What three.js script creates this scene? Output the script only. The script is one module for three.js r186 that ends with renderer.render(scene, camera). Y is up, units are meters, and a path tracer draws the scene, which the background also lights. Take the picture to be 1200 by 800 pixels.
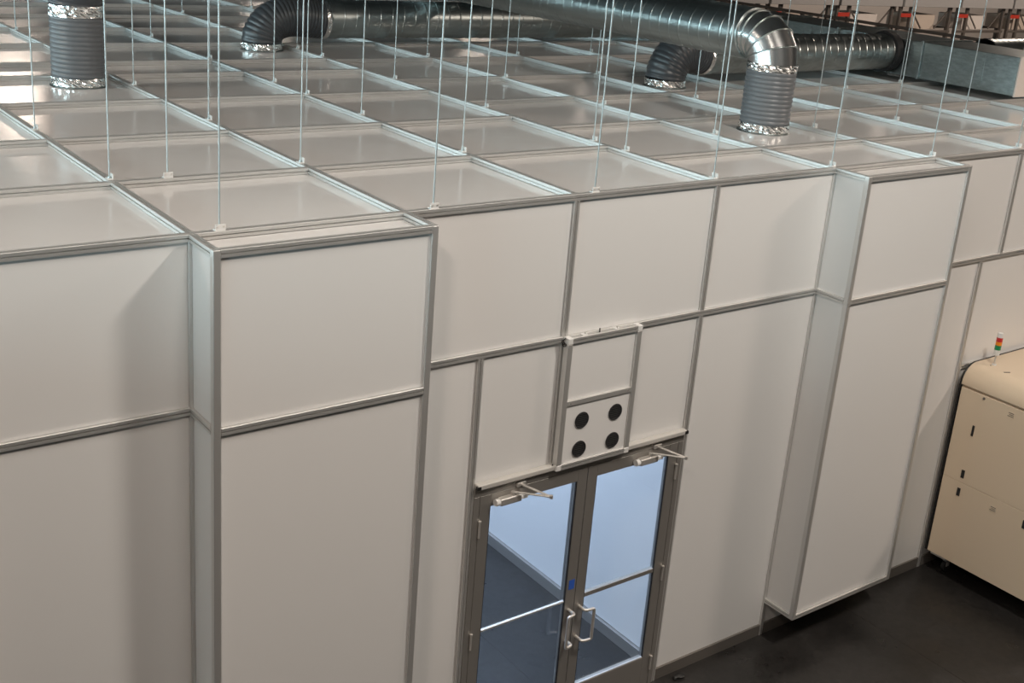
import * as THREE from 'three';
import { RoundedBoxGeometry } from 'three/addons/geometries/RoundedBoxGeometry.js';
import { mergeGeometries, toCreasedNormals } from 'three/addons/utils/BufferGeometryUtils.js';
import { RectAreaLightUniformsLib } from 'three/addons/lights/RectAreaLightUniformsLib.js';

// ------------------------------------------------------------------ camera, light, exposure
const scene = new THREE.Scene();
const H = 3.955;                                  // roof grid top above the hall floor
const Y = r => H + r;                             // height relative to the roof grid
const camera = new THREE.PerspectiveCamera(32.05, 1.5, 0.05, 200);
camera.position.set(-2.1524, Y(1.6568), 5.3506);
camera.rotation.order = 'YXZ';
camera.rotation.set(-0.32168, -0.65926, 0.08042);
camera.setViewOffset(1200, 800, 0, 51.6, 1200, 800);   // the photograph is cropped off-centre

const renderer = new THREE.WebGLRenderer();
renderer.toneMapping = THREE.LinearToneMapping;
renderer.toneMappingExposure = 1.0;
renderer.shadowMap.enabled = true;
RectAreaLightUniformsLib.init();

const WARM = new THREE.Color().setRGB(1.0, 0.83, 0.70);
const WHITE = new THREE.Color().setRGB(1.0, 0.92, 0.83);
const COOL = new THREE.Color().setRGB(0.68, 0.93, 1.0);
const ROOM = new THREE.Color().setRGB(0.62, 0.76, 1.0);
const LAMP_POWER = 210, DAY_POWER = 14, ROOM_POWER = 42;
const HALL = { x0: -14, x1: 44, z0: -48, z1: 13, top: 9.4 };
// hall lamps: x, height, z, width (x), length (z), strength
const LAMPS = [
  [4.4, 8.6, 4.2, 0.7, 1.3, 0.62, WHITE], [-3.6, 8.6, 4.9, 0.7, 1.3, 0.43, WARM], [12.6, 8.6, 4.4, 0.7, 1.3, 0.74, WARM],
  [0.4, 8.6, 2.6, 0.7, 1.3, 0.13, WHITE], [-4.8, 8.6, -4.2, 0.7, 1.3, 0.32, WARM], [23, 8.6, -7.8, 0.7, 1.3, 0.8, WARM], [31, 8.6, -8.2, 0.7, 1.3, 1.0, WARM],
  [6.9, 8.6, -30, 1.0, 2.4, 0.3, WARM], [20.5, 8.6, -42.5, 2.0, 1.0, 0.2, WARM], [28, 8.6, -37.6, 1.6, 0.7, 0.12, WARM],
  [22.8, 8.6, -24, 0.3, 0.4, 0.008, WARM], [31.5, 8.6, -18.9, 0.4, 0.4, 0.01, WARM],
];

// ------------------------------------------------------------------ helpers
let seed = 7;
const rnd = () => { seed = (seed * 1664525 + 1013904223) >>> 0; return seed / 4294967296; };
const taken = {};
function numbered(n) {
  if (!(n in taken)) { taken[n] = 0; return n; }
  taken[n]++; return n + '_' + String(taken[n]).padStart(3, '0');
}
function put(parent, name, geo, mat, x = 0, y = 0, z = 0, rx = 0, ry = 0, rz = 0) {
  const m = new THREE.Mesh(geo, mat); m.name = name;
  m.position.set(x, y, z); m.rotation.set(rx, ry, rz);
  m.castShadow = m.receiveShadow = true; parent.add(m); return m;
}
function thing(name, label, category, group, x = 0, y = 0, z = 0) {
  const g = new THREE.Group(); g.name = numbered(name); g.position.set(x, y, z);
  g.userData = { label, category }; if (group) g.userData.group = group; scene.add(g); return g;
}
function tagged(name, geo, mat, label, category, group, x = 0, y = 0, z = 0) {
  const m = put(scene, numbered(name), geo, mat, x, y, z); m.userData = { label, category };
  if (group) m.userData.group = group; return m;
}
function struct(name, label, x = 0, y = 0, z = 0) {
  const g = new THREE.Group(); g.name = name; g.position.set(x, y, z);
  g.userData = { kind: 'structure', label }; scene.add(g); return g;
}
const cache = new Map();
const memo = (k, f) => { if (!cache.has(k)) cache.set(k, f()); return cache.get(k); };
const r3 = v => Math.round(v * 1000) / 1000;
const box = (w, h, d) => memo(`b${r3(w)},${r3(h)},${r3(d)}`, () => new THREE.BoxGeometry(w, h, d));
const rbox = (w, h, d, r = 0.004, s = 2) => memo(`r${r3(w)},${r3(h)},${r3(d)},${r},${s}`, () => new RoundedBoxGeometry(w, h, d, s, r));
const cyl = (r, h, n = 16, r2 = r) => memo(`c${r},${h},${n},${r2}`, () => new THREE.CylinderGeometry(r2, r, h, n));
// slotted aluminium profile, running along an axis, centred
function profile(axis, L, w = 0.04, h = 0.04) {
  return memo(`p${axis}${r3(L)},${w},${h}`, () => {
    const a = w / 2, b = h / 2, s = 0.0032, t = 0.011, c = 0.0015, p = new THREE.Shape();
    const pts = [[-a + c, -b], [-s, -b], [-s, -b + t], [s, -b + t], [s, -b], [a - c, -b], [a, -b + c],
      [a, -s], [a - t, -s], [a - t, s], [a, s], [a, b - c], [a - c, b], [s, b], [s, b - t], [-s, b - t], [-s, b],
      [-a + c, b], [-a, b - c], [-a, s], [-a + t, s], [-a + t, -s], [-a, -s], [-a, -b + c]];
    pts.forEach((q, i) => i ? p.lineTo(...q) : p.moveTo(...q));
    const g = new THREE.ExtrudeGeometry(p, { depth: L, bevelEnabled: false }); g.translate(0, 0, -L / 2);
    if (axis === 'x') g.rotateY(Math.PI / 2);
    if (axis === 'y') g.rotateX(Math.PI / 2);
    return g;
  });
}
// tube of varying radius swept along a list of points
function sweep(pts, rf, n = 36, closed = false) {
  const pos = [], idx = [], up = new THREE.Vector3(0.31, 0.17, 0.94).normalize();
  const N = pts.length; let s = 0, prevN = null;
  for (let i = 0; i < N; i++) {
    const a = pts[Math.max(i - 1, 0)], b = pts[Math.min(i + 1, N - 1)];
    const t = b.clone().sub(a).normalize();
    let u = (prevN || up).clone(); u.addScaledVector(t, -u.dot(t)).normalize(); prevN = u;
    const v = t.clone().cross(u);
    if (i) s += pts[i].distanceTo(pts[i - 1]);
    for (let k = 0; k <= n; k++) {
      const th = k / n * Math.PI * 2, r = rf(s, k === n ? 0 : th, i);
      const p = pts[i].clone().addScaledVector(u, r * Math.cos(th)).addScaledVector(v, r * Math.sin(th));
      pos.push(p.x, p.y, p.z);
    }
  }
  for (let i = 0; i < N - 1; i++) for (let k = 0; k < n; k++) {
    const a = i * (n + 1) + k, b = a + 1, c = a + n + 1, d = c + 1; idx.push(a, b, c, b, d, c);
  }
  const g = new THREE.BufferGeometry();
  g.setAttribute('position', new THREE.Float32BufferAttribute(pos, 3));
  const uv = []; for (let i = 0; i < N; i++) for (let k = 0; k <= n; k++) uv.push(k / n, i / N);
  g.setAttribute('uv', new THREE.Float32BufferAttribute(uv, 2));
  g.setIndex(idx); g.computeVertexNormals();
  const na = g.attributes.normal;                         // weld the seam's shading
  for (let i = 0; i < N; i++) {
    const a = i * (n + 1), b = a + n, v = new THREE.Vector3(na.getX(a) + na.getX(b), na.getY(a) + na.getY(b), na.getZ(a) + na.getZ(b)).normalize();
    na.setXYZ(a, v.x, v.y, v.z); na.setXYZ(b, v.x, v.y, v.z);
  }
  return g;
}
const V = (x, y, z) => new THREE.Vector3(x, y, z);
function line(a, b, step) { const L = a.distanceTo(b), n = Math.max(1, Math.ceil(L / step)), o = []; for (let i = 0; i <= n; i++) o.push(a.clone().lerp(b, i / n)); return o; }

// ------------------------------------------------------------------ textures and materials
function noiseTex(size, fn, srgb = false) {
  const d = new Uint8Array(size * size * 4);
  for (let y = 0; y < size; y++) for (let x = 0; x < size; x++) {
    const c = fn(x / size, y / size), i = (y * size + x) * 4;
    d[i] = c[0] * 255; d[i + 1] = c[1] * 255; d[i + 2] = c[2] * 255; d[i + 3] = 255;
  }
  const t = new THREE.DataTexture(d, size, size); t.wrapS = t.wrapT = THREE.RepeatWrapping;
  t.magFilter = THREE.LinearFilter; t.minFilter = THREE.LinearMipmapLinearFilter; t.generateMipmaps = true;
  if (srgb) t.colorSpace = THREE.SRGBColorSpace; t.needsUpdate = true; return t;
}
function lattice(n) { const a = []; for (let i = 0; i < n * n; i++) a.push(rnd()); return (u, v) => {
  const x = u * n, y = v * n, i = Math.floor(x), j = Math.floor(y); let fx = x - i, fy = y - j; fx = fx * fx * (3 - 2 * fx); fy = fy * fy * (3 - 2 * fy);
  const q = (p, r) => a[((r % n + n) % n) * n + ((p % n + n) % n)];
  return (q(i, j) * (1 - fx) + q(i + 1, j) * fx) * (1 - fy) + (q(i, j + 1) * (1 - fx) + q(i + 1, j + 1) * fx) * fy; }; }
const n4 = lattice(4), n9 = lattice(9), n23 = lattice(23), n61 = lattice(61), n150 = lattice(150);
const fbm = (u, v) => 0.4 * n4(u, v) + 0.27 * n9(u, v) + 0.17 * n23(u, v) + 0.1 * n61(u, v) + 0.06 * n150(u, v);
const floorTex = noiseTex(512, (u, v) => { const f = fbm(u, v), g = 0.142 + 0.08 * (f - 0.5) + 0.03 * (n150(u, v) - 0.5); return [g * 1.0, g * 0.955, g * 0.925]; }, true);
const floorRough = noiseTex(256, (u, v) => { const f = 0.42 + 0.3 * (n9(u, v) - 0.5) + 0.14 * (n61(u, v) - 0.5); return [f, f, f]; });
const spangle = noiseTex(256, (u, v) => { const f = 0.33 + 0.07 * (n9(u, v) - 0.5) + 0.06 * (n23(u, v) - 0.5); return [f, f, f]; });
const spangleCol = noiseTex(256, (u, v) => { const f = 0.80 + 0.10 * (n23(u, v) - 0.5) + 0.06 * (n61(u, v) - 0.5); return [f * 0.97, f, f]; }, true);
const S = (o) => new THREE.MeshPhysicalMaterial(o);
const lin = (r, g, b) => new THREE.Color().setRGB(r, g, b);
const M = {
  wall: S({ color: lin(0.74, 0.73, 0.715), roughness: 0.42 }),
  roof: [0.70, 0.685, 0.715].map(v => S({ color: lin(v, v * 0.985, v * 0.965), roughness: 0.15 })),
  alu: S({ color: lin(0.69, 0.68, 0.66), metalness: 0.78, roughness: 0.5 }),
  aluDark: S({ color: lin(0.38, 0.36, 0.335), metalness: 0.7, roughness: 0.48 }),
  cap: S({ color: lin(0.72, 0.71, 0.69), roughness: 0.5 }),
  plinth: S({ color: lin(0.17, 0.155, 0.14), metalness: 0.4, roughness: 0.5 }),
  channel: S({ color: lin(0.56, 0.54, 0.505), roughness: 0.5, metalness: 0.2 }),
  zinc: S({ color: lin(0.52, 0.58, 0.59), metalness: 0.6, roughness: 0.42 }),
  galv: S({ color: lin(0.72, 0.75, 0.75), map: spangleCol, metalness: 1, roughness: 1, roughnessMap: spangle }),
  galvBright: S({ color: lin(0.78, 0.78, 0.77), metalness: 1, roughness: 0.22 }),
  flex: S({ color: lin(0.135, 0.143, 0.152), roughness: 0.38, clearcoat: 0.15, clearcoatRoughness: 0.4 }),
  flexBlack: S({ color: lin(0.055, 0.06, 0.066), roughness: 0.34 }),
  foil: S({ color: lin(0.93, 0.92, 0.90), metalness: 1, roughness: 0.2 }),
  black: S({ color: lin(0.012, 0.012, 0.012), roughness: 0.5 }),
  rubber: S({ color: lin(0.02, 0.02, 0.021), roughness: 0.65 }),
  cream: S({ color: lin(0.70, 0.575, 0.43), roughness: 0.36 }),
  steel: S({ color: lin(0.74, 0.71, 0.67), metalness: 0.7, roughness: 0.36 }),
  glass: S({ color: lin(0.93, 0.97, 1), transmission: 1, thickness: 0, roughness: 0.0, ior: 1.5 }),
  floor: S({ color: lin(1, 1, 1), map: floorTex, roughness: 1, roughnessMap: floorRough }),
  joint: S({ color: lin(0.06, 0.055, 0.05), roughness: 0.9 }),
  hallWall: S({ color: lin(0.17, 0.165, 0.16), roughness: 0.8 }),
  hallCeil: S({ color: lin(0.10, 0.10, 0.10), roughness: 0.85 }),
  rackGrey: S({ color: lin(0.16, 0.14, 0.125), roughness: 0.5, metalness: 0.3 }),
  paintGrey: S({ color: lin(0.42, 0.41, 0.40), roughness: 0.5 }),
  offWhite: S({ color: lin(0.74, 0.68, 0.63), roughness: 0.7 }),
  carton: S({ color: lin(0.62, 0.53, 0.45), roughness: 0.8 }),
  redLabel: S({ color: lin(0.55, 0.05, 0.03), roughness: 0.5 }),
  pink: S({ color: lin(0.75, 0.22, 0.25), roughness: 0.6 }),
  blueTape: S({ color: lin(0.03, 0.11, 0.5), roughness: 0.6 }),
  red: S({ color: lin(0.55, 0.025, 0.03), roughness: 0.3 }),
  amber: S({ color: lin(0.85, 0.27, 0.02), roughness: 0.3 }),
  green: S({ color: lin(0.01, 0.24, 0.09), roughness: 0.3 }),
  lampBody: S({ color: lin(0.5, 0.5, 0.5), roughness: 0.5 }),
};
const glow = (c, k) => S({ color: 0x000000, emissive: c, emissiveIntensity: k, roughness: 1 });
function areaLight(c, power, w, h, x, y, z, tx, ty, tz) {
  const l = new THREE.RectAreaLight(c, power, w, h); l.position.set(x, y, z); l.lookAt(tx, ty, tz); l.castShadow = true; scene.add(l); return l;
}

// ------------------------------------------------------------------ hall shell
{
  const { x0, x1, z0, z1, top } = HALL, cx = (x0 + x1) / 2, cz = (z0 + z1) / 2, w = x1 - x0, d = z1 - z0;
  const fl = struct('floor', 'dark polished concrete slab floor with saw-cut joints');
  put(fl, 'subfloor', box(w, 0.2, d), M.joint, cx, -0.103, cz);
  const xs = [x0]; for (let x = 2.85 - 3 * 5; x < x1 - 1; x += 3) if (x > x0 + 0.5) xs.push(x); xs.push(x1);
  const zs = [z0, -30, -15, -9, -3.2, 2.6, 8.4, z1];
  for (let i = 0; i < xs.length - 1; i++) for (let j = 0; j < zs.length - 1; j++) {
    const sw = xs[i + 1] - xs[i] - 0.006, sd = zs[j + 1] - zs[j] - 0.006;
    const g = new THREE.BoxGeometry(sw, 0.003, sd), p = g.attributes.position, uv = g.attributes.uv;
    const mx = (xs[i] + xs[i + 1]) / 2, mz = (zs[j] + zs[j + 1]) / 2;
    for (let k = 0; k < p.count; k++) uv.setXY(k, (p.getX(k) + mx) / 2.7, (p.getZ(k) + mz) / 2.7);
    put(fl, 'floor_slab', g, M.floor, mx, -0.0015, mz);
  }
  const ce = struct('ceiling', 'dark hall ceiling'); put(ce, 'deck', box(w, 0.3, d), M.hallCeil, cx, top + 0.15, cz);
  const wr = struct('wall_right', 'grey hall side wall'); put(wr, 'slab', box(0.3, top, d), M.hallWall, x1 + 0.15, top / 2, cz);
  const wb = struct('wall_back', 'grey hall back wall'); put(wb, 'slab', box(w, top, 0.3), M.hallWall, cx, top / 2, z0 - 0.15);
  const wf = struct('wall_near', 'grey hall wall behind the viewpoint'); put(wf, 'slab', box(w, top, 0.3), M.hallWall, cx, top / 2, z1 + 0.15);
  const wl = struct('wall_left', 'grey hall wall with a band of daylight windows');
  put(wl, 'slab', box(0.3, 4.4, d), M.hallWall, x0 - 0.15, 2.2, cz);
  put(wl, 'slab', box(0.3, top - 6.4, d), M.hallWall, x0 - 0.15, (top + 6.4) / 2, cz);
  const a = -27, b = 9;                                 // window band, sky-bright
  put(wl, 'slab', box(0.3, 2.0, a - z0), M.hallWall, x0 - 0.15, 5.4, (z0 + a) / 2);
  put(wl, 'slab', box(0.3, 2.0, z1 - b), M.hallWall, x0 - 0.15, 5.4, (z1 + b) / 2);
  const win = struct('window_1', 'band of bright daylight window panes', x0, 5.4, 0);
  const pane = glow(COOL, DAY_POWER * 0.1);
  for (let i = 0; i < 18; i++) {
    const z = a + (i + 0.5) * 2;
    put(win, 'pane', box(0.02, 1.92, 1.92), pane, -0.12, 0, z);
    put(win, 'mullion', box(0.12, 2.0, 0.08), M.aluDark, -0.06, 0, z - 1.0);
  }
  areaLight(COOL, DAY_POWER, b - a, 1.92, x0 + 0.02, 5.4, (a + b) / 2, 0, 5.4, (a + b) / 2);
}
// ------------------------------------------------------------------ raised walkway the picture is taken from
{
  const m = struct('floor_mezzanine', 'raised steel walkway along the hall');
  put(m, 'deck', box(10.4, 0.18, 12.2), M.hallCeil, -8.75, Y(-0.1), 6.85);
  put(m, 'deck', box(7.5, 0.18, 7.9), M.hallCeil, 0.21, Y(-0.1), 9.0);
  for (const [x, z] of [[-3.7, 1], [-3.7, 5.2], [3.8, 5.2], [-13.6, 1], [-8.6, 1]]) put(m, 'column', rbox(0.16, Y(-0.19), 0.16, 0.01), M.hallCeil, x, Y(-0.19) / 2, z);
}
// ------------------------------------------------------------------ hall lamps
LAMPS.forEach(([x, y, z, w, l, k, c], i) => {
  const t = thing('high_bay_lamp', 'flat high bay lamp hanging under the dark hall ceiling', 'lamp', 'hall lamps', x, y, z);
  put(t, 'housing', rbox(w + 0.06, 0.09, l + 0.06, 0.01), M.lampBody, 0, 0.06, 0);
  put(t, 'diffuser', box(w, 0.012, l), glow(c, 9), 0, 0.008, 0);
  for (const s of [-1, 1]) put(t, 'hanger', cyl(0.008, HALL.top - y - 0.1, 6), M.zinc, 0, 0.1 + (HALL.top - y - 0.1) / 2, s * l * 0.4);
  areaLight(c, LAMP_POWER * k / (w * l / 0.91), w, l, x, y - 0.006, z, x, 0, z + 0.0001);
});

// ------------------------------------------------------------------ clean room roof
const W = 1.22, I0 = -3, I1 = 9, ZB = -14.45;
const rowsL = [0, 1.12, 2.313, 3.57, 4.775, 5.49]; for (let z = 6.67; z < 14.3; z += 1.207) rowsL.push(z); rowsL.push(-ZB);
const rowsR = [0, 0.716, 1.86, 3.01, 4.17]; for (let z = 5.41; z < 14.3; z += 1.207) rowsR.push(z); rowsR.push(-ZB);
const roof = struct('ceiling_clean_room', 'clean room roof of glossy white panels in an aluminium grid');
const slotHole = new Set();
for (let i = I0; i <= I1; i++) put(roof, 'grid_beam', profile('z', -ZB - 0.04), M.alu, i * W, Y(-0.02), (ZB - 0.04) / 2);
for (let i = I0; i < I1; i++) {
  const rows = i >= 3 ? rowsR : rowsL, cx = (i + 0.5) * W;
  for (let j = 0; j < rows.length - 1; j++) {
    const za = -rows[j] - (j ? 0.02 : 0), zb = -rows[j + 1] - 0.02;
    if (j) put(roof, 'cross_beam', profile('x', W - 0.041), M.alu, cx, Y(-0.02), -rows[j] - 0.02);
    const zf = j ? za : -0.041;
    const tilt = () => (rnd() - 0.5) * 0.0022;
    put(roof, 'roof_panel', box(W - 0.003, 0.01, zf - zb - 0.003), M.roof[Math.floor(rnd() * 3)], cx, Y(-0.0462), (zf + zb) / 2, tilt(), 0, tilt());
  }
}
// ------------------------------------------------------------------ clean room front wall
const wf = struct('wall_front', 'clean room front wall of white panels in slotted aluminium frames');
const MID = -0.942, SILL = -3.855, PZ = -0.025;
const panel = (x0, x1, y0, y1, g = wf, z = PZ) => put(g, 'panel', box(x1 - x0, y1 - y0, 0.012), M.wall, (x0 + x1) / 2, Y((y0 + y1) / 2), z);
const post = (x, y0, y1, g = wf, z = -0.02) => put(g, 'post', profile('y', y1 - y0), M.alu, x, Y((y0 + y1) / 2), z);
const rail = (x0, x1, y, g = wf, z = -0.02) => put(g, 'rail', profile('x', x1 - x0), M.alu, (x0 + x1) / 2, Y(y), z);
const DL = 1.80, DR = 3 * W;                                     // door posts
for (let i = I0; i < I1; i++) {
  const a = i * W + 0.02, b = (i + 1) * W - 0.02;
  rail(a - 0.02 + (i === I0 ? 0.02 : 0), b + 0.02, -0.02);
  post(i * W, -0.922, -0.04);
  panel(a, b, -0.922, -0.04);
}
rail(I0 * W, I1 * W, MID);
post(I1 * W, -H, -0.04);
const lower = [];
for (const i of [-3, -2, -1, 0, 1, 3, 4, 5]) lower.push(i * W);
lower.push(DL, 7.045, 8.5, 9.74); lower.sort((a, b) => a - b);
for (const x of lower) post(x, -H, -0.962);
for (let k = 0; k < lower.length; k++) {
  const a = lower[k] + 0.02, b = (k + 1 < lower.length ? lower[k + 1] : I1 * W) - 0.02;
  if (a > DL && a < 3) {                                         // over the doors
    post(2 * W, -1.844, -0.962); panel(a, 2 * W - 0.02, -1.844, -0.962); panel(2 * W + 0.02, b, -1.844, -0.962); continue;
  }
  if (a > 7 && a < 8) { panel(a, b, -1.925, -0.962); rail(a, b, -1.945); panel(a, b, SILL, -1.965); } else panel(a, b, SILL, -0.962);
  put(wf, 'base_rail', rbox(b - a, 0.1, 0.036, 0.002), M.plinth, (a + b) / 2, 0.05, -0.02);
}
// the inner wall seen through the doors, and the closing walls of the clean room
{
  const wi = struct('wall_inner', 'white panelled partition inside the clean room');
  const xi = 3.75, zs = [-0.05, -1.215, -2.43, -3.65, -4.87, -6.0];
  for (let k = 0; k < zs.length - 1; k++) {
    put(wi, 'panel', box(0.012, 3.79, zs[k] - zs[k + 1] - 0.04), M.wall, xi + 0.01, 2.0, (zs[k] + zs[k + 1]) / 2);
    put(wi, 'post', profile('y', 3.9), M.aluDark, xi - 0.006, 1.95, zs[k + 1]);
    put(wi, 'base_rail', rbox(0.036, 0.1, zs[k] - zs[k + 1] - 0.042, 0.002), M.aluDark, xi - 0.006, 0.05, (zs[k] + zs[k + 1]) / 2);
  }
  const wb2 = struct('wall_rear', 'white rear partition of the clean room'); put(wb2, 'panel', box(3.75 - I0 * W, 3.9, 0.04), M.wall, (3.75 + I0 * W) / 2, 1.95, -6.04);
  const we = struct('wall_end', 'white end wall of the clean room'); put(we, 'panel', box(0.03, 3.9, -ZB - 0.06), M.wall, I0 * W, 1.95, ZB / 2 - 0.02);
  const wk = struct('wall_far', 'white far wall of the clean room'); put(wk, 'panel', box((I1 - I0) * W, 3.9, 0.03), M.wall, (I0 + I1) / 2 * W, 1.95, ZB + 0.02);
  const wr2 = struct('wall_side', 'white side wall of the clean room'); put(wr2, 'panel', box(0.03, 3.9, -ZB - 0.06), M.wall, I1 * W, 1.95, ZB / 2 - 0.02);
  for (const [x, z] of [[0.6, -1.9], [2.6, -1.9], [0.6, -4.2], [2.6, -4.2]]) {
    const t = thing('ceiling_light', 'cool white light panel inside the clean room', 'light', 'clean room ceiling lights', x, 3.86, z);
    put(t, 'frame', rbox(1.16, 0.03, 0.6, 0.004), M.cap, 0, 0.02, 0);
    put(t, 'diffuser', box(1.1, 0.008, 0.54), glow(ROOM, 6), 0, 0.001, 0);
    areaLight(ROOM, ROOM_POWER, 1.1, 0.54, x, 3.855, z, x, 0, z + 0.0001);
  }
}
// ------------------------------------------------------------------ boxed chases
function chase(i, label) {
  const t = thing('boxed_chase', label, 'chase', null, i * W, 0, 0);
  const D = 0.298, B = -3.643, P = (n, g, m, x, y, z) => put(t, n, g, m, x, Y(y), z);
  for (const x of [0, W]) {
    P('corner_post', rbox(0.04, -B, 0.04, 0.005, 3), M.alu, x, B / 2, D - 0.02);
    P('side_rail', profile('z', D - 0.041), M.alu, x, -0.02, (D - 0.04) / 2);
    P('side_rail', profile('z', D - 0.041), M.alu, x, MID, (D - 0.04) / 2);
    P('side_rail', profile('z', D - 0.041), M.alu, x, B + 0.02, (D - 0.04) / 2);
    const xs = x === 0 ? 0.004 : -0.004;
    P('side_panel', box(0.012, 0.882, D - 0.041), M.wall, x + xs, -0.481, (D - 0.04) / 2);
    P('side_panel', box(0.012, -0.962 - B - 0.04, D - 0.041), M.wall, x + xs, (-0.962 + B + 0.04) / 2, (D - 0.04) / 2);
  }
  for (const y of [-0.02, MID, B + 0.02]) P('front_rail', profile('x', W - 0.041), M.alu, W / 2, y, D - 0.02);
  P('front_panel', box(W - 0.04, 0.882, 0.012), M.wall, W / 2, -0.481, D - 0.025);
  P('front_panel', box(W - 0.04, -0.962 - B - 0.04, 0.012), M.wall, W / 2, (-0.962 + B + 0.04) / 2, D - 0.025);
  P('top_panel', box(W - 0.042, 0.01, D - 0.042), M.roof[0], W / 2, -0.0462, (D - 0.04) / 2);
  P('bottom_panel', box(W - 0.042, 0.01, D - 0.042), M.wall, W / 2, B + 0.006, (D - 0.04) / 2);
}
chase(0, 'wide white panelled box chase standing out from the wall left of the doors');
chase(4, 'white panelled box chase hanging clear of the floor between doors and cream cabinet');

// ------------------------------------------------------------------ doors
{
  const fr = struct('trim_1', 'grey aluminium frame around the glass double doors');
  const x0 = DL + 0.02, x1 = DR - 0.02, top = -1.862;
  const header = put(fr, 'header_rail', rbox(x1 - x0 - 0.01, 0.036, 0.05, 0.008, 3), M.channel, (x0 + x1) / 2, Y(-1.826), 0.012);
  put(fr, 'header', rbox(x1 - x0, 0.058, 0.05, 0.003), M.aluDark, (x0 + x1) / 2, Y(top - 0.012), -0.018);
  for (const [x, s] of [[x0 + 0.022, 1], [x1 - 0.022, -1]]) put(fr, 'jamb', rbox(0.044, H + top - 0.042, 0.05, 0.003), M.aluDark, x, (H + top - 0.042) / 2, -0.018);
  for (const x of [x0 + 0.01, x1 - 0.01]) put(fr, 'end_cap', box(0.03, 0.022, 0.02), M.black, x, Y(-1.826), 0.03);
  const mid = 2.755, a = x0 + 0.047, b = x1 - 0.047;
  function leaf(n, l, r, hinge, label) {
    const d = struct(n, label, l, 0, 0), w = r - l, t = Y(-1.906), bt = 0.012, st = 0.082, tr = 0.088, br = 0.26, z = -0.016;
    const sides = [[st / 2, 'l'], [w - st / 2, 'r']];
    for (const [x] of sides) put(d, 'stile', rbox(st, t - bt, 0.044, 0.003), M.aluDark, x, (t + bt) / 2, z);
    put(d, 'top_rail', rbox(w - 2 * st, tr, 0.044, 0.003), M.aluDark, w / 2, t - tr / 2, z);
    put(d, 'bottom_rail', rbox(w - 2 * st, br, 0.044, 0.003), M.aluDark, w / 2, bt + br / 2, z);
    const ym = Y(-2.93), thin = n === 'door_1';
    put(d, 'middle_rail', rbox(w - 2 * st, thin ? 0.014 : 0.034, thin ? 0.02 : 0.036, 0.003), thin ? M.alu : M.aluDark, w / 2, ym, thin ? z + 0.004 : z);
    const mh = thin ? 0.007 : 0.017;
    put(d, 'pane', box(w - 2 * st - 0.012, t - tr - ym - mh - 0.006, 0.006), M.glass, w / 2, (t - tr + ym + mh) / 2, z);
    put(d, 'pane', box(w - 2 * st - 0.012, ym - mh - bt - br - 0.006, 0.006), M.glass, w / 2, (ym - mh + bt + br) / 2, z);
    for (const [x, s] of [[st + 0.003, 1], [w - st - 0.003, -1]]) put(d, 'glazing_gasket', box(0.007, t - tr - bt - br, 0.012), M.rubber, x, (t - tr + bt + br) / 2, z + 0.012);
    for (const y of [bt + br + 0.004]) put(d, 'glazing_bead', box(w - 2 * st - 0.014, 0.008, 0.012), M.alu, w / 2, y, z + 0.014);
    const hx = hinge < 0 ? 0.002 : w - 0.002;
    for (const y of [Y(-2.14), 0.98, 0.2]) {
      const hg = put(d, 'hinge', cyl(0.008, 0.11, 10), M.steel, hx, y, z + 0.032);
      put(hg, 'hinge_tip', cyl(0.011, 0.012, 10), M.steel, 0, 0.06, 0);
    }
    // pull handle: offset bow
    const px = hinge < 0 ? w - 0.045 : 0.045, s = hinge < 0 ? -1 : 1, yb = Y(-3.25), yt = Y(-3.0);
    const o = s > 0 ? 0.075 : -0.06, pr = 0.075;
    const c = new THREE.CatmullRomCurve3([V(px, yt, z + 0.02), V(px, yt, z + 0.02 + pr * 0.8), V(px + o * 0.2, yt, z + 0.02 + pr), V(px + o * 0.9, yt, z + 0.026 + pr), V(px + o, yt - 0.015, z + 0.027 + pr),
      V(px + o, yb + 0.015, z + 0.027 + pr), V(px + o * 0.9, yb, z + 0.026 + pr), V(px + o * 0.2, yb, z + 0.02 + pr), V(px, yb, z + 0.02 + pr * 0.8), V(px, yb, z + 0.02)], false, 'catmullrom', 0.15);
    put(d, 'pull_handle', new THREE.TubeGeometry(c, 60, 0.0115, 12), M.steel).userData.label = 'satin steel bow pull handle';
    // closer with folded arm
    const cx = hinge < 0 ? w * 0.24 : w * 0.62, cy = t - 0.055;
    const cl = put(d, 'door_closer', rbox(0.17, 0.052, 0.05, 0.012, 3), M.steel, cx, cy, z + 0.05);
    put(cl, 'end_cap', cyl(0.024, 0.03, 16), M.cap, -0.098, 0, 0, 0, 0, Math.PI / 2);
    put(cl, 'pinion', cyl(0.014, 0.03, 12), M.steel, 0.02, 0.036, 0.004);
    put(cl, 'valve_block', rbox(0.06, 0.03, 0.03, 0.006), M.cap, 0.11, -0.004, 0.0);
    const elbow = V(0.2, 0.045, 0.17), shoe = V(0.1, 0.075, -0.01), pin = V(0.02, 0.05, 0.004);
    const arm = (p, q) => { const dd = q.clone().sub(p), g = new RoundedBoxGeometry(0.019, 0.007, dd.length(), 2, 0.002); const m = put(cl, 'arm', g, M.steel, 0, 0, 0); m.position.copy(p).lerp(q, 0.5); m.quaternion.setFromUnitVectors(V(0, 0, 1), dd.normalize()); };
    arm(pin, elbow); arm(shoe, elbow);
    put(cl, 'arm_joint', cyl(0.012, 0.022, 10), M.steel, elbow.x, elbow.y, elbow.z);
    put(cl, 'arm_shoe', rbox(0.07, 0.03, 0.02, 0.003), M.steel, shoe.x, shoe.y, shoe.z - 0.012);
  }
  leaf('door_1', a, mid - 0.003, -1, 'left leaf of the glass double doors with blue tape on its stile');
  leaf('door_2', mid + 0.003, b, 1, 'right leaf of the glass double doors with a thick middle rail');
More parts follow.
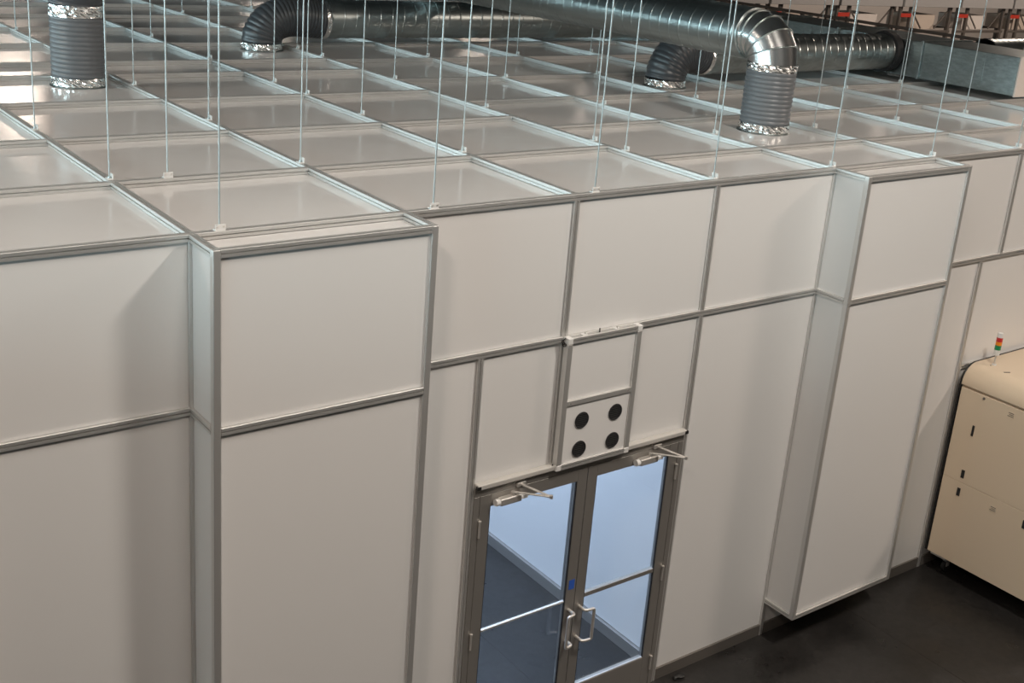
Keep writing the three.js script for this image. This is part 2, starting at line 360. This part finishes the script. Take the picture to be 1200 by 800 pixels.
  tagged('tape_strip', rbox(0.05, 0.075, 0.0016, 0.0006, 1), M.blueTape, 'strip of blue tape stuck on the glass door stile', 'tape', null, 2.712, Y(-2.80), 0.0072);
}
// ------------------------------------------------------------------ vent box over the doors
{
  const x0 = 2.43, x1 = 3.06, y0 = -1.845, y1 = -0.92, t = thing('vent_panel', 'framed white vent panel with four black round grilles above the doors', 'vent', null, x0, Y(y0), 0.002);
  const w = x1 - x0, h = y1 - y0, zc = 0.026;
  for (const x of [0.02, w - 0.02]) put(t, 'frame_post', rbox(0.04, h - 0.08, 0.05, 0.004), M.alu, x, h / 2, zc);
  for (const y of [0.02, h - 0.02]) put(t, 'frame_rail', profile('x', w - 0.08), M.alu, w / 2, y, zc + 0.004);
  for (const y of [0.02, h - 0.02]) for (const x of [0.02, w - 0.02]) put(t, 'corner_cap', rbox(0.042, 0.042, 0.054, 0.006, 3), M.cap, x, y, zc);
  const ym = h - 0.455;
  const mr = put(t, 'middle_rail', rbox(w - 0.08, 0.036, 0.03, 0.003), M.alu, w / 2, ym, zc + 0.008);
  for (const s of [-1, 1]) put(mr, 'screw', cyl(0.005, 0.004, 10), M.aluDark, s * (w / 2 - 0.07), 0, 0.016, Math.PI / 2);
  put(t, 'upper_panel', box(w - 0.08, h - 0.04 - ym - 0.018, 0.012), M.wall, w / 2, (h - 0.04 + ym + 0.018) / 2, zc);
  const lp = put(t, 'grille_panel', box(w - 0.08, ym - 0.018 - 0.04, 0.012), M.wall, w / 2, (ym - 0.018 + 0.04) / 2, zc + 0.006);
  for (const [x, y] of [[2.615, -1.515], [2.905, -1.515], [2.615, -1.722], [2.905, -1.722]]) {
    const g = put(t, 'round_grille', cyl(0.054, 0.006, 40), M.black, x - x0, y - y0, zc + 0.0145, Math.PI / 2);
    put(g, 'rim', new THREE.TorusGeometry(0.054, 0.004, 8, 40), M.rubber, 0, 0.003, 0, Math.PI / 2);
    for (let k = -3; k <= 3; k++) put(g, 'slat', rbox(2 * Math.sqrt(0.052 ** 2 - (k * 0.014) ** 2), 0.006, 0.005, 0.001, 1), M.rubber, 0, 0.004, k * 0.014);
  }
  for (const [x, y] of [[-0.012, h - 0.01], [-0.018, h - 0.03], [-0.008, h - 0.045]]) put(t, 'cable_tie', new THREE.TorusGeometry(0.013, 0.003, 6, 14), M.black, x, y, 0.02, rnd() * 2, rnd() * 2, 0);
  put(t, 'cable_tie', box(0.007, 0.03, 0.006), M.black, 0.27, h + 0.012, 0.03);
  for (const x of [0.14, 0.41]) { const b = put(t, 'clamp', rbox(0.045, 0.012, 0.03, 0.003), M.cap, x, h + 0.004, 0.03); put(b, 'screw', cyl(0.005, 0.006, 8), M.aluDark, 0.008, 0.008, 0); }
  put(t, 'cable_tie', new THREE.TorusGeometry(0.011, 0.003, 6, 12), M.black, -0.012, 0.035, 0.02, 0.4, 0.8, 0);
}
// ------------------------------------------------------------------ cream cabinet with stack light
{
  const X = 7.075, t = thing('equipment_cabinet', 'tall cream machine cabinet with rounded top against the wall', 'cabinet', null, X, 0, 0.03);
  const w = 1.5, d = 1.7, yb = 0.195, yt = Y(-1.915), ys = Y(-2.10), R = 0.17;
  put(t, 'body', rbox(w - 0.03, ys - yb - 0.01, d, 0.006), M.cream, w / 2 + 0.012, (ys + yb) / 2, d / 2);
  const sh = new THREE.Shape(); sh.moveTo(0, ys + 0.012); sh.lineTo(0, yt - R); sh.absarc(R, yt - R, R, Math.PI, Math.PI / 2, true); sh.lineTo(w, yt); sh.lineTo(w, ys + 0.012); sh.closePath();
  const tg = new THREE.ExtrudeGeometry(sh, { depth: d - 0.012, bevelEnabled: true, bevelSize: 0.004, bevelThickness: 0.004, bevelSegments: 2, curveSegments: 24 });
  put(t, 'top_cover', toCreasedNormals(tg, 0.5), M.cream, 0, 0, 0.004);
  put(t, 'seam_strip', box(w - 0.04, 0.024, d - 0.01), M.paintGrey, w / 2 + 0.012, ys + 0.004, d / 2);
  const ymid = Y(-2.977);
  const up = put(t, 'side_door', rbox(0.02, ys - ymid - 0.018, d - 0.02, 0.003), M.cream, 0.006, (ys + ymid) / 2 - 0.008, d / 2);
  const lo = put(t, 'side_door', rbox(0.02, ymid - yb - 0.002, d - 0.02, 0.003), M.cream, 0.006, (ymid + yb) / 2 - 0.001, d / 2);
  const yu = (ys + ymid) / 2 - 0.008, yl = (ymid + yb) / 2 - 0.001;
  const latch = (p, y, z, h = 0.078, ww = 0.032) => { const l = put(p, 'latch', rbox(0.008, h, ww, 0.003), M.black, -0.0105, y, z - d / 2); put(l, 'latch_paddle', rbox(0.005, h * 0.55, ww * 0.7, 0.002), M.rubber, -0.004, -h * 0.1, 0); };
  latch(up, Y(-2.468) - yu, 0.20, 0.10, 0.022); latch(up, Y(-2.895) - yu, 0.195); latch(lo, Y(-3.075) - yl, 0.19); latch(lo, Y(-3.085) - yl, 0.84); latch(up, Y(-2.895) - yu, 0.85);
  put(up, 'screw', cyl(0.012, 0.008, 12), M.rackGrey, -0.012, (ys - ymid) / 2 - 0.035, 0.24 - d / 2, 0, 0, Math.PI / 2);
  for (const [p, y, z] of [[up, Y(-2.19) - yu, 0.51], [lo, Y(-3.08) - yl, 0.54]]) {
    const ps = put(p, 'warning_plate', rbox(0.002, 0.06, 0.07, 0.0008, 1), M.cream, -0.0112, y, z - d / 2);
    for (let k = 0; k < 3; k++) put(ps, 'print_line', box(0.001, 0.006, [0.05, 0.04, 0.056][k]), M.rackGrey, -0.0014, 0.016 - k * 0.015, [0, 0.004, -0.002][k]);
  }
  put(t, 'gasket', box(0.02, ys - yb, 0.018), M.black, 0.004, (ys + yb) / 2, -0.01);
  const ga = []; for (let k = 0; k <= 12; k++) { const a = Math.PI - k / 12 * Math.PI / 2; ga.push(V(R + (R - 0.004) * Math.cos(a), yt - R + (R - 0.004) * Math.sin(a), -0.008)); }
  ga.unshift(V(0.004, ys, -0.008)); ga.push(V(w, yt - 0.004, -0.008));
  put(t, 'gasket', new THREE.TubeGeometry(new THREE.CatmullRomCurve3(ga, false, 'catmullrom', 0.1), 60, 0.011, 8), M.black);
  put(t, 'lid_slot', rbox(0.012, 0.004, 0.06, 0.001), M.black, 0.185, yt + 0.0042, 0.29, 0, 1.1);
  put(t, 'screw', cyl(0.006, 0.008, 10), M.rackGrey, 0.2, yt + 0.004, 0.12);
  for (const x of [0.14, w - 0.14]) for (const z of [0.14, d - 0.14]) {
    const c = put(t, 'caster', cyl(0.055, 0.034, 20), M.rubber, x, 0.055, z, Math.PI / 2);
    put(c, 'caster_fork', rbox(0.05, 0.044, 0.14, 0.006), M.paintGrey, 0, 0, -0.068);
  }
  put(t, 'foot_rail', rbox(0.03, 0.02, 0.16, 0.004), M.paintGrey, 0.02, 0.184, 0.12);
  const sx = X + 0.245, sz = 0.155, s = thing('stack_light', 'small signal tower with red, amber and green lenses on cream cabinet', 'signal light', null, sx, yt + 0.0041, sz);
  put(s, 'foot', cyl(0.02, 0.008, 16), M.cap, 0, 0.004, 0);
  put(s, 'pole', cyl(0.008, 0.09, 12), M.steel, 0, 0.052, 0);
  put(s, 'collar', cyl(0.025, 0.05, 20), M.cap, 0, 0.12, 0);
  put(s, 'green_lens', cyl(0.027, 0.042, 20), M.green, 0, 0.167, 0);
  put(s, 'amber_lens', cyl(0.027, 0.032, 20), M.amber, 0, 0.205, 0);
  put(s, 'red_lens', cyl(0.027, 0.038, 20), M.red, 0, 0.241, 0);
  put(s, 'cap', cyl(0.027, 0.04, 20, 0.024), M.cap, 0, 0.281, 0);
}
// black scrap on the floor by the doors
{
  const g = new THREE.IcosahedronGeometry(0.05, 3), p = g.attributes.position;
  for (let k = 0; k < p.count; k++) { const x = p.getX(k), y = p.getY(k), z = p.getZ(k); const q = 1 + 0.22 * Math.sin(60 * x + 3) * Math.cos(55 * z) + 0.1 * Math.sin(110 * y + 40 * x); p.setXYZ(k, x * 1.15 * q, Math.max(-0.014, y * 0.32 * q), z * 0.62 * q); }
  g.computeVertexNormals(); tagged('fabric_scrap', g, M.black, 'crumpled black scrap lying on the floor beside the doors', 'scrap', null, 3.87, 0.015, 0.07);
}
// ------------------------------------------------------------------ hanger rods
const ROD_TOP = HALL.top;
function hanger(x, z, alongX, label) {
  const t = thing('hanger_rod', label, 'rod', 'hanger rods of the roof grid', x, Y(0), z);
  t.rotation.y = alongX ? 0 : Math.PI / 2;
  put(t, 'rod', cyl(0.0047, ROD_TOP - H - 0.012, 8), M.zinc, 0, 0.012 + (ROD_TOP - H - 0.012) / 2, 0);
  const b = put(t, 'clamp', rbox(0.056, 0.034, 0.006, 0.0015, 1), M.cap, 0, 0.017, 0.012);
  for (const s of [-1, 1]) put(b, 'bolt', cyl(0.005, 0.005, 8), M.steel, s * 0.017, 0.004, 0.005, Math.PI / 2);
  put(t, 'clamp_foot', rbox(0.056, 0.006, 0.032, 0.0015, 1), M.cap, 0, 0.003, 0.0);
  put(t, 'nut', cyl(0.011, 0.01, 6), M.zinc, 0, 0.011, 0);
}
for (const [x, z, where] of [[0.147, -0.02, 'the front edge rail behind the left chase'], [1.405, -0.02, 'the front edge rail just right of the left chase'],
  [2.583, -0.02, 'the front edge rail above the vent panel'], [0.313, -1.14, 'the first cross beam behind the left chase']]) hanger(x, z, true, 'thin hanger rod clamped to ' + where);
const beamOf = ['over the left side of the left chase', 'over the right side of the left chase', 'above the double doors', 'above the right door jamb', 'over the left side of the hanging chase',
  'over the right side of the hanging chase', 'above the cream cabinet', 'next beyond the cream cabinet', 'beside the trunk duct'];
const ordinal = ['first', 'second', 'third', 'fourth', 'fifth', 'sixth', 'seventh', 'eighth', 'ninth', 'tenth'];
const rods = {};
for (const [i, z] of [[0, -1.2], [0, -2.65], [1, -1.27], [1, -2.71], [1, -4.24], [2, -1.26], [2, -2.66], [2, -4.2], [2, -3.58], [3, -2.72], [3, -4.2], [3, -5.64], [3, -1.31], [3, -0.95], [3, -0.06],
  [4, -5.55], [4, -4.12], [4, -2.63], [4, -1.25], [4, -0.06], [4, -7.0], [5, -5.57], [5, -4.16], [5, -2.7], [5, -1.25], [5, -0.06], [5, -7.05], [6, -1.3], [6, -0.06], [6, -5.72], [6, -7.05],
  [7, -1.38], [7, -2.86], [7, -7.05], [8, -3.05], [8, -4.3], [1, -7.7], [2, -7.15], [3, -9.37], [4, -10.0], [3, -6.19], [6, -2.75], [6, -4.2], [2, -5.6]]) (rods[i] ||= []).push(z);
for (const i in rods) rods[i].sort((a, b) => b - a).forEach((z, k) => hanger(i * W, z, false, `hanger rod on roof beam ${beamOf[i]}, ${ordinal[k]} from front`));

// ------------------------------------------------------------------ ducts
const ribs = (r, pitch, amp) => (s, th) => { const f = (s / pitch + th / (2 * Math.PI)) % 1; return r - amp + amp * 2 * Math.pow(Math.sin(Math.PI * f), 0.6); };
function foil(parent, path, r) {                       // crumpled into small flat facets
  const L = path[0].distanceTo(path[path.length - 1]), jit = new Map(), pts = line(path[0], path[path.length - 1], 0.013), n = 72;
  const g = sweep(pts, (s, th, i) => { const k = i + '_' + Math.round(th * 1000); if (!jit.has(k)) jit.set(k, rnd()); return r + (i === 0 || i === pts.length - 1 ? 0.002 : 0.009) * (jit.get(k) - 0.4); }, n).toNonIndexed();
  g.computeVertexNormals();
  const m = put(parent, 'foil_tape', g, M.foil); m.userData.label = 'crinkled silver foil tape'; return m;
}
const DR_ = 0.205;
function flexDuct(parent, pts, mat, curve) {
  let path;
  if (curve) { const L = curve.getLength(); path = curve.getSpacedPoints(Math.ceil(L / 0.0055)); } else path = line(pts[0], pts[1], 0.0055);
  return put(parent, 'flexible_hose', sweep(path, ribs(DR_, 0.037, 0.0055), 48), mat);
}
function collar(parent, x, z) {
  const base = Y(-0.041);
  put(parent, 'base_flange', new THREE.LatheGeometry([[0.2, 0], [0.226, 0], [0.226, 0.004], [0.219, 0.007], [0.212, 0.012]].map(p => new THREE.Vector2(...p)), 48), M.galv, x, base + 0.001, z);
  foil(parent, line(V(x, base + 0.002, z), V(x, base + 0.075, z), 0.006), DR_ + 0.006);
}
const seam = (r, pitch) => (s, th) => { const f = (s / pitch + th / (2 * Math.PI)) % 1; return r + (f < 0.06 ? 0.004 : 0); };
const spiral = (parent, a, b, r, pitch = 0.115) => put(parent, 'pipe_wall', sweep(line(a, b, 0.0068), seam(r, pitch), 48), M.galv);
const ring = (parent, p, dir, r, t = 0.012) => { const m = put(parent, 'joint_ring', new THREE.TorusGeometry(r, t, 10, 48), M.galv); m.position.copy(p); m.quaternion.setFromUnitVectors(V(0, 0, 1), dir.clone().normalize()); return m; };
{ // upright hose at the left, turning away above
  const x = 0.87, z = -4.53, t = thing('flexible_duct', 'thick grey ribbed hose rising straight from the roof panel', 'duct', 'ribbed hoses on the roof');
  collar(t, x, z); flexDuct(t, [V(x, Y(0.03), z), V(x, Y(0.52), z)], M.flex);
  foil(t, line(V(x, Y(0.515), z), V(x, Y(0.605), z), 0.006), DR_ + 0.006);
  const c = new THREE.CatmullRomCurve3([V(x, Y(0.60), z), V(x, Y(0.7), z), V(x, Y(0.86), z - 0.1), V(x, Y(0.98), z - 0.34), V(x, Y(1.0), z - 0.7)]);
  flexDuct(t, null, M.flexBlack, c);
  spiral(thing('spiral_pipe', 'steel spiral pipe fed by the left upright grey hose', 'pipe'), V(x, Y(1.0), z - 0.705), V(x, Y(1.0), ZB + 0.3), DR_);
}
{ // bent hose, middle left
  const x = 3.37, z = -6.43, t = thing('flexible_duct', 'black ribbed elbow hose feeding the long low spiral pipe', 'duct', 'ribbed hoses on the roof');
  collar(t, x, z);
  const c = new THREE.CatmullRomCurve3([V(x, Y(0.034), z), V(x + 0.004, Y(0.1), z), V(x + 0.09, Y(0.23), z), V(x + 0.28, Y(0.3), z), V(x + 0.68, Y(0.28), z)]);
  flexDuct(t, null, M.flexBlack, c);
  foil(t, line(V(x + 0.665, Y(0.28), z), V(x + 0.72, Y(0.28), z), 0.006), DR_ + 0.006);
  spiral(thing('spiral_pipe', 'long dark spiral pipe lying low across the roof behind the big pipe', 'pipe'), V(x + 0.725, Y(0.28), z), V(10.16, Y(0.28), z), DR_, 0.15);
}
{ // bent hose in front of the flanged pipe
  const x = 6.54, z = -3.59, t = thing('flexible_duct', 'black ribbed elbow hose beside the tall grey hose, feeding a flanged pipe', 'duct', 'ribbed hoses on the roof');
  collar(t, x, z);
  const c = new THREE.CatmullRomCurve3([V(x, Y(0.03), z), V(x + 0.01, Y(0.12), z), V(x + 0.1, Y(0.26), z), V(x + 0.26, Y(0.31), z), V(x + 0.46, Y(0.28), z)]);
  flexDuct(t, null, M.flexBlack, c);
  foil(t, line(V(x + 0.445, Y(0.28), z), V(x + 0.5, Y(0.28), z), 0.006), DR_ + 0.006);
  const sp = thing('spiral_pipe', 'short spiral pipe with a black rubber flange meeting the trunk duct', 'pipe');
  spiral(sp, V(x + 0.505, Y(0.28), z), V(10.06, Y(0.28), z), DR_, 0.13);
  put(sp, 'rubber_flange', cyl(DR_ + 0.035, 0.11, 48), M.rubber, 10.11, Y(0.28), z, 0, 0, Math.PI / 2);
}
{ // upright hose with the gored elbow and the big spiral pipe
  const x = 5.64, z = -1.41, t = thing('flexible_duct', 'grey ribbed hose under a bright steel elbow and big spiral pipe', 'duct', 'ribbed hoses on the roof');
  collar(t, x, z); flexDuct(t, [V(x, Y(0.03), z), V(x, Y(0.48), z)], M.flex);
  foil(t, line(V(x, Y(0.475), z), V(x, Y(0.535), z), 0.006), DR_ + 0.006);
  const bp = thing('spiral_pipe', 'big bright spiral pipe with a segmented elbow running back above the roof', 'pipe');
  const R = 0.205, y0 = Y(0.536), N = 4, pts = [V(x, y0, z)];
  const r = DR_ - 0.002;
  const stations = [V(x, y0, z)];
  for (let k = 1; k < N; k++) { const a = k / N * Math.PI / 2; stations.push(V(x, y0 + R * Math.sin(a), z - R * (1 - Math.cos(a)))); }
  stations.push(V(x, y0 + R, z - R), V(x, y0 + R, z - R - 0.06));
  for (let k = 0; k < stations.length - 1; k++) {
    const a = stations[k], b = stations[k + 1], n = 56, pos = [], idx = [];
    for (const [q, kk] of [[a, k], [b, k + 1]]) {
      const pa = stations[Math.max(kk - 1, 0)], pb = stations[Math.min(kk + 1, stations.length - 1)];
      const tt = kk === 0 ? V(0, 1, 0) : kk === stations.length - 1 ? V(0, 0, -1) : pb.clone().sub(pa).normalize(), u = V(1, 0, 0), v = tt.clone().cross(u).normalize();
      for (let i = 0; i <= n; i++) { const th = i / n * Math.PI * 2, p = q.clone().addScaledVector(u, r * Math.cos(th)).addScaledVector(v, r * Math.sin(th)); pos.push(p.x, p.y, p.z); }
    }
    for (let i = 0; i < n; i++) idx.push(i, i + 1, i + n + 1, i + 1, i + n + 2, i + n + 1);
    const g = new THREE.BufferGeometry(); g.setAttribute('position', new THREE.Float32BufferAttribute(pos, 3)); g.setIndex(idx); g.computeVertexNormals();
    put(bp, 'elbow_gore', g, M.galvBright);
    if (k && k < stations.length - 1) {
      const tt = stations[k + 1].clone().sub(stations[k - 1]).normalize(); ring(bp, a, tt, r + 0.002, 0.007);
    }
  }
  const e = stations[stations.length - 1];
  ring(bp, e, V(0, 0, 1), r + 0.004, 0.014);
  spiral(bp, e, V(x, e.y, ZB + 0.2), DR_ + 0.012, 0.125);
}
{ // rectangular trunk duct along the roof's right side
  const x = 10.2, z1 = -1.88, z0 = -13.5, t = thing('trunk_duct', 'large rectangular galvanised trunk duct along the roof edge', 'duct', null, x, Y(0.03), z1);
  const h = 0.42, w = 0.95, secs = [0, -1.25, -2.5, -3.75, -5.0, -6.25, -7.5, -8.75, -10.0, z0 - z1];
  for (let k = 0; k < secs.length - 1; k++) {
    put(t, 'duct_section', rbox(w, h, secs[k] - secs[k + 1] - 0.03, 0.006), M.galv, w / 2, h / 2, (secs[k] + secs[k + 1]) / 2);
    put(t, 'flange', rbox(w + 0.05, h + 0.03, 0.03, 0.004), M.galv, w / 2, h / 2 + 0.005, secs[k + 1]);
    put(t, 'crease', box(0.004, h - 0.04, 0.006), M.galv, -0.002, h / 2, (secs[k] + secs[k + 1]) / 2 + 0.2);
  }
  put(t, 'end_plate', rbox(w + 0.02, h + 0.02, 0.02, 0.004), M.offWhite, w / 2, h / 2, 0.005);
  for (const z of [-1.6, -4.1, -6.6]) put(t, 'support_foot', rbox(0.06, 0.03, 0.2, 0.004), M.rackGrey, 0.06, -0.0148, z);
}
{ // silver hose and dark pipe beyond the trunk duct
  const t = thing('silver_duct', 'shiny silver spiral pipe lying beyond the rectangular trunk duct', 'duct');
  spiral(t, V(11.9, Y(0.25), -3.4), V(24, Y(0.25), -3.4), 0.2, 0.12);
  for (const x of [14, 18, 22]) put(t, 'stand', rbox(0.06, Y(0.05), 0.3, 0.006), M.rackGrey, x, Y(0.05) / 2, -3.4);
  const p = thing('steel_pipe', 'thin dark pipe running along the far side of the trunk duct', 'pipe');
  const pipe = new THREE.CylinderGeometry(0.022, 0.022, 11, 12); pipe.rotateX(Math.PI / 2);
  put(p, 'pipe', pipe, M.rackGrey, 12.6, Y(0.36), -9.2);
  for (const z of [-5, -7, -9, -11, -13]) put(p, 'pipe_stand', rbox(0.05, Y(0.34), 0.05, 0.004), M.rackGrey, 12.6, Y(0.34) / 2, z);
}
// ------------------------------------------------------------------ far storage racks
{
  const wq = struct('wall_storage', 'pale partition wall behind the storage racks'); put(wq, 'panel', box(28, 4.3, 0.15), M.offWhite, 29, 2.15, -18.2);
  for (let k = 0; k < 6; k++) {
    const x = 17.6 + k * 2.6, t = thing('storage_rack', `brown steel storage rack bay, ${['first','second','third','fourth','fifth','sixth'][k]} along the pale wall from the trunk duct`, 'rack', 'storage racks', x, 0, -14.5);
    const top = Y(-0.22);
    for (const dx of [0.06, 0.52, 2.3]) for (const dz of [0]) put(t, 'upright', rbox(0.09, top, 0.08, 0.006), M.rackGrey, dx, top / 2, dz);
    put(t, 'upright', rbox(0.07, top, 0.08, 0.006), M.rackGrey, 1.3, top / 2, -1.1);
    for (const dz of [0, -1.1]) for (const y of [1.2, 2.4, Y(-0.88)]) put(t, 'shelf_beam', rbox(2.31, 0.07, 0.05, 0.004), M.rackGrey, 1.26, y, dz);
    const L = Math.hypot(0.55, 0.5);
    for (const s of [0, 1]) put(t, 'brace', rbox(0.035, L, 0.03, 0.004), M.rackGrey, s ? 2.0 : 0.85, Y(-0.55), -0.03, 0, 0, s ? -0.83 : 0.83);
    put(t, 'top_tray', rbox(2.5, 0.32, 0.5, 0.01), M.paintGrey, 1.26, top + 0.16, -0.1);
    put(t, 'tag', rbox(0.46, 0.1, 0.01, 0.002), M.redLabel, 0.29, Y(-0.45), 0.046);
    const b = tagged('carton', rbox(1.0 + rnd() * 0.4, 0.4, 0.8, 0.01), k % 2 ? M.carton : M.offWhite, `large pale carton on top shelf of the ${['first','second','third','fourth','fifth','sixth'][k]} storage rack from the trunk duct`, 'carton', 'cartons on the storage racks', x + 1.0 + rnd() * 0.4, Y(-0.845) + 0.2, -14.5 - 0.55);
  }
}
renderer.render(scene, camera);
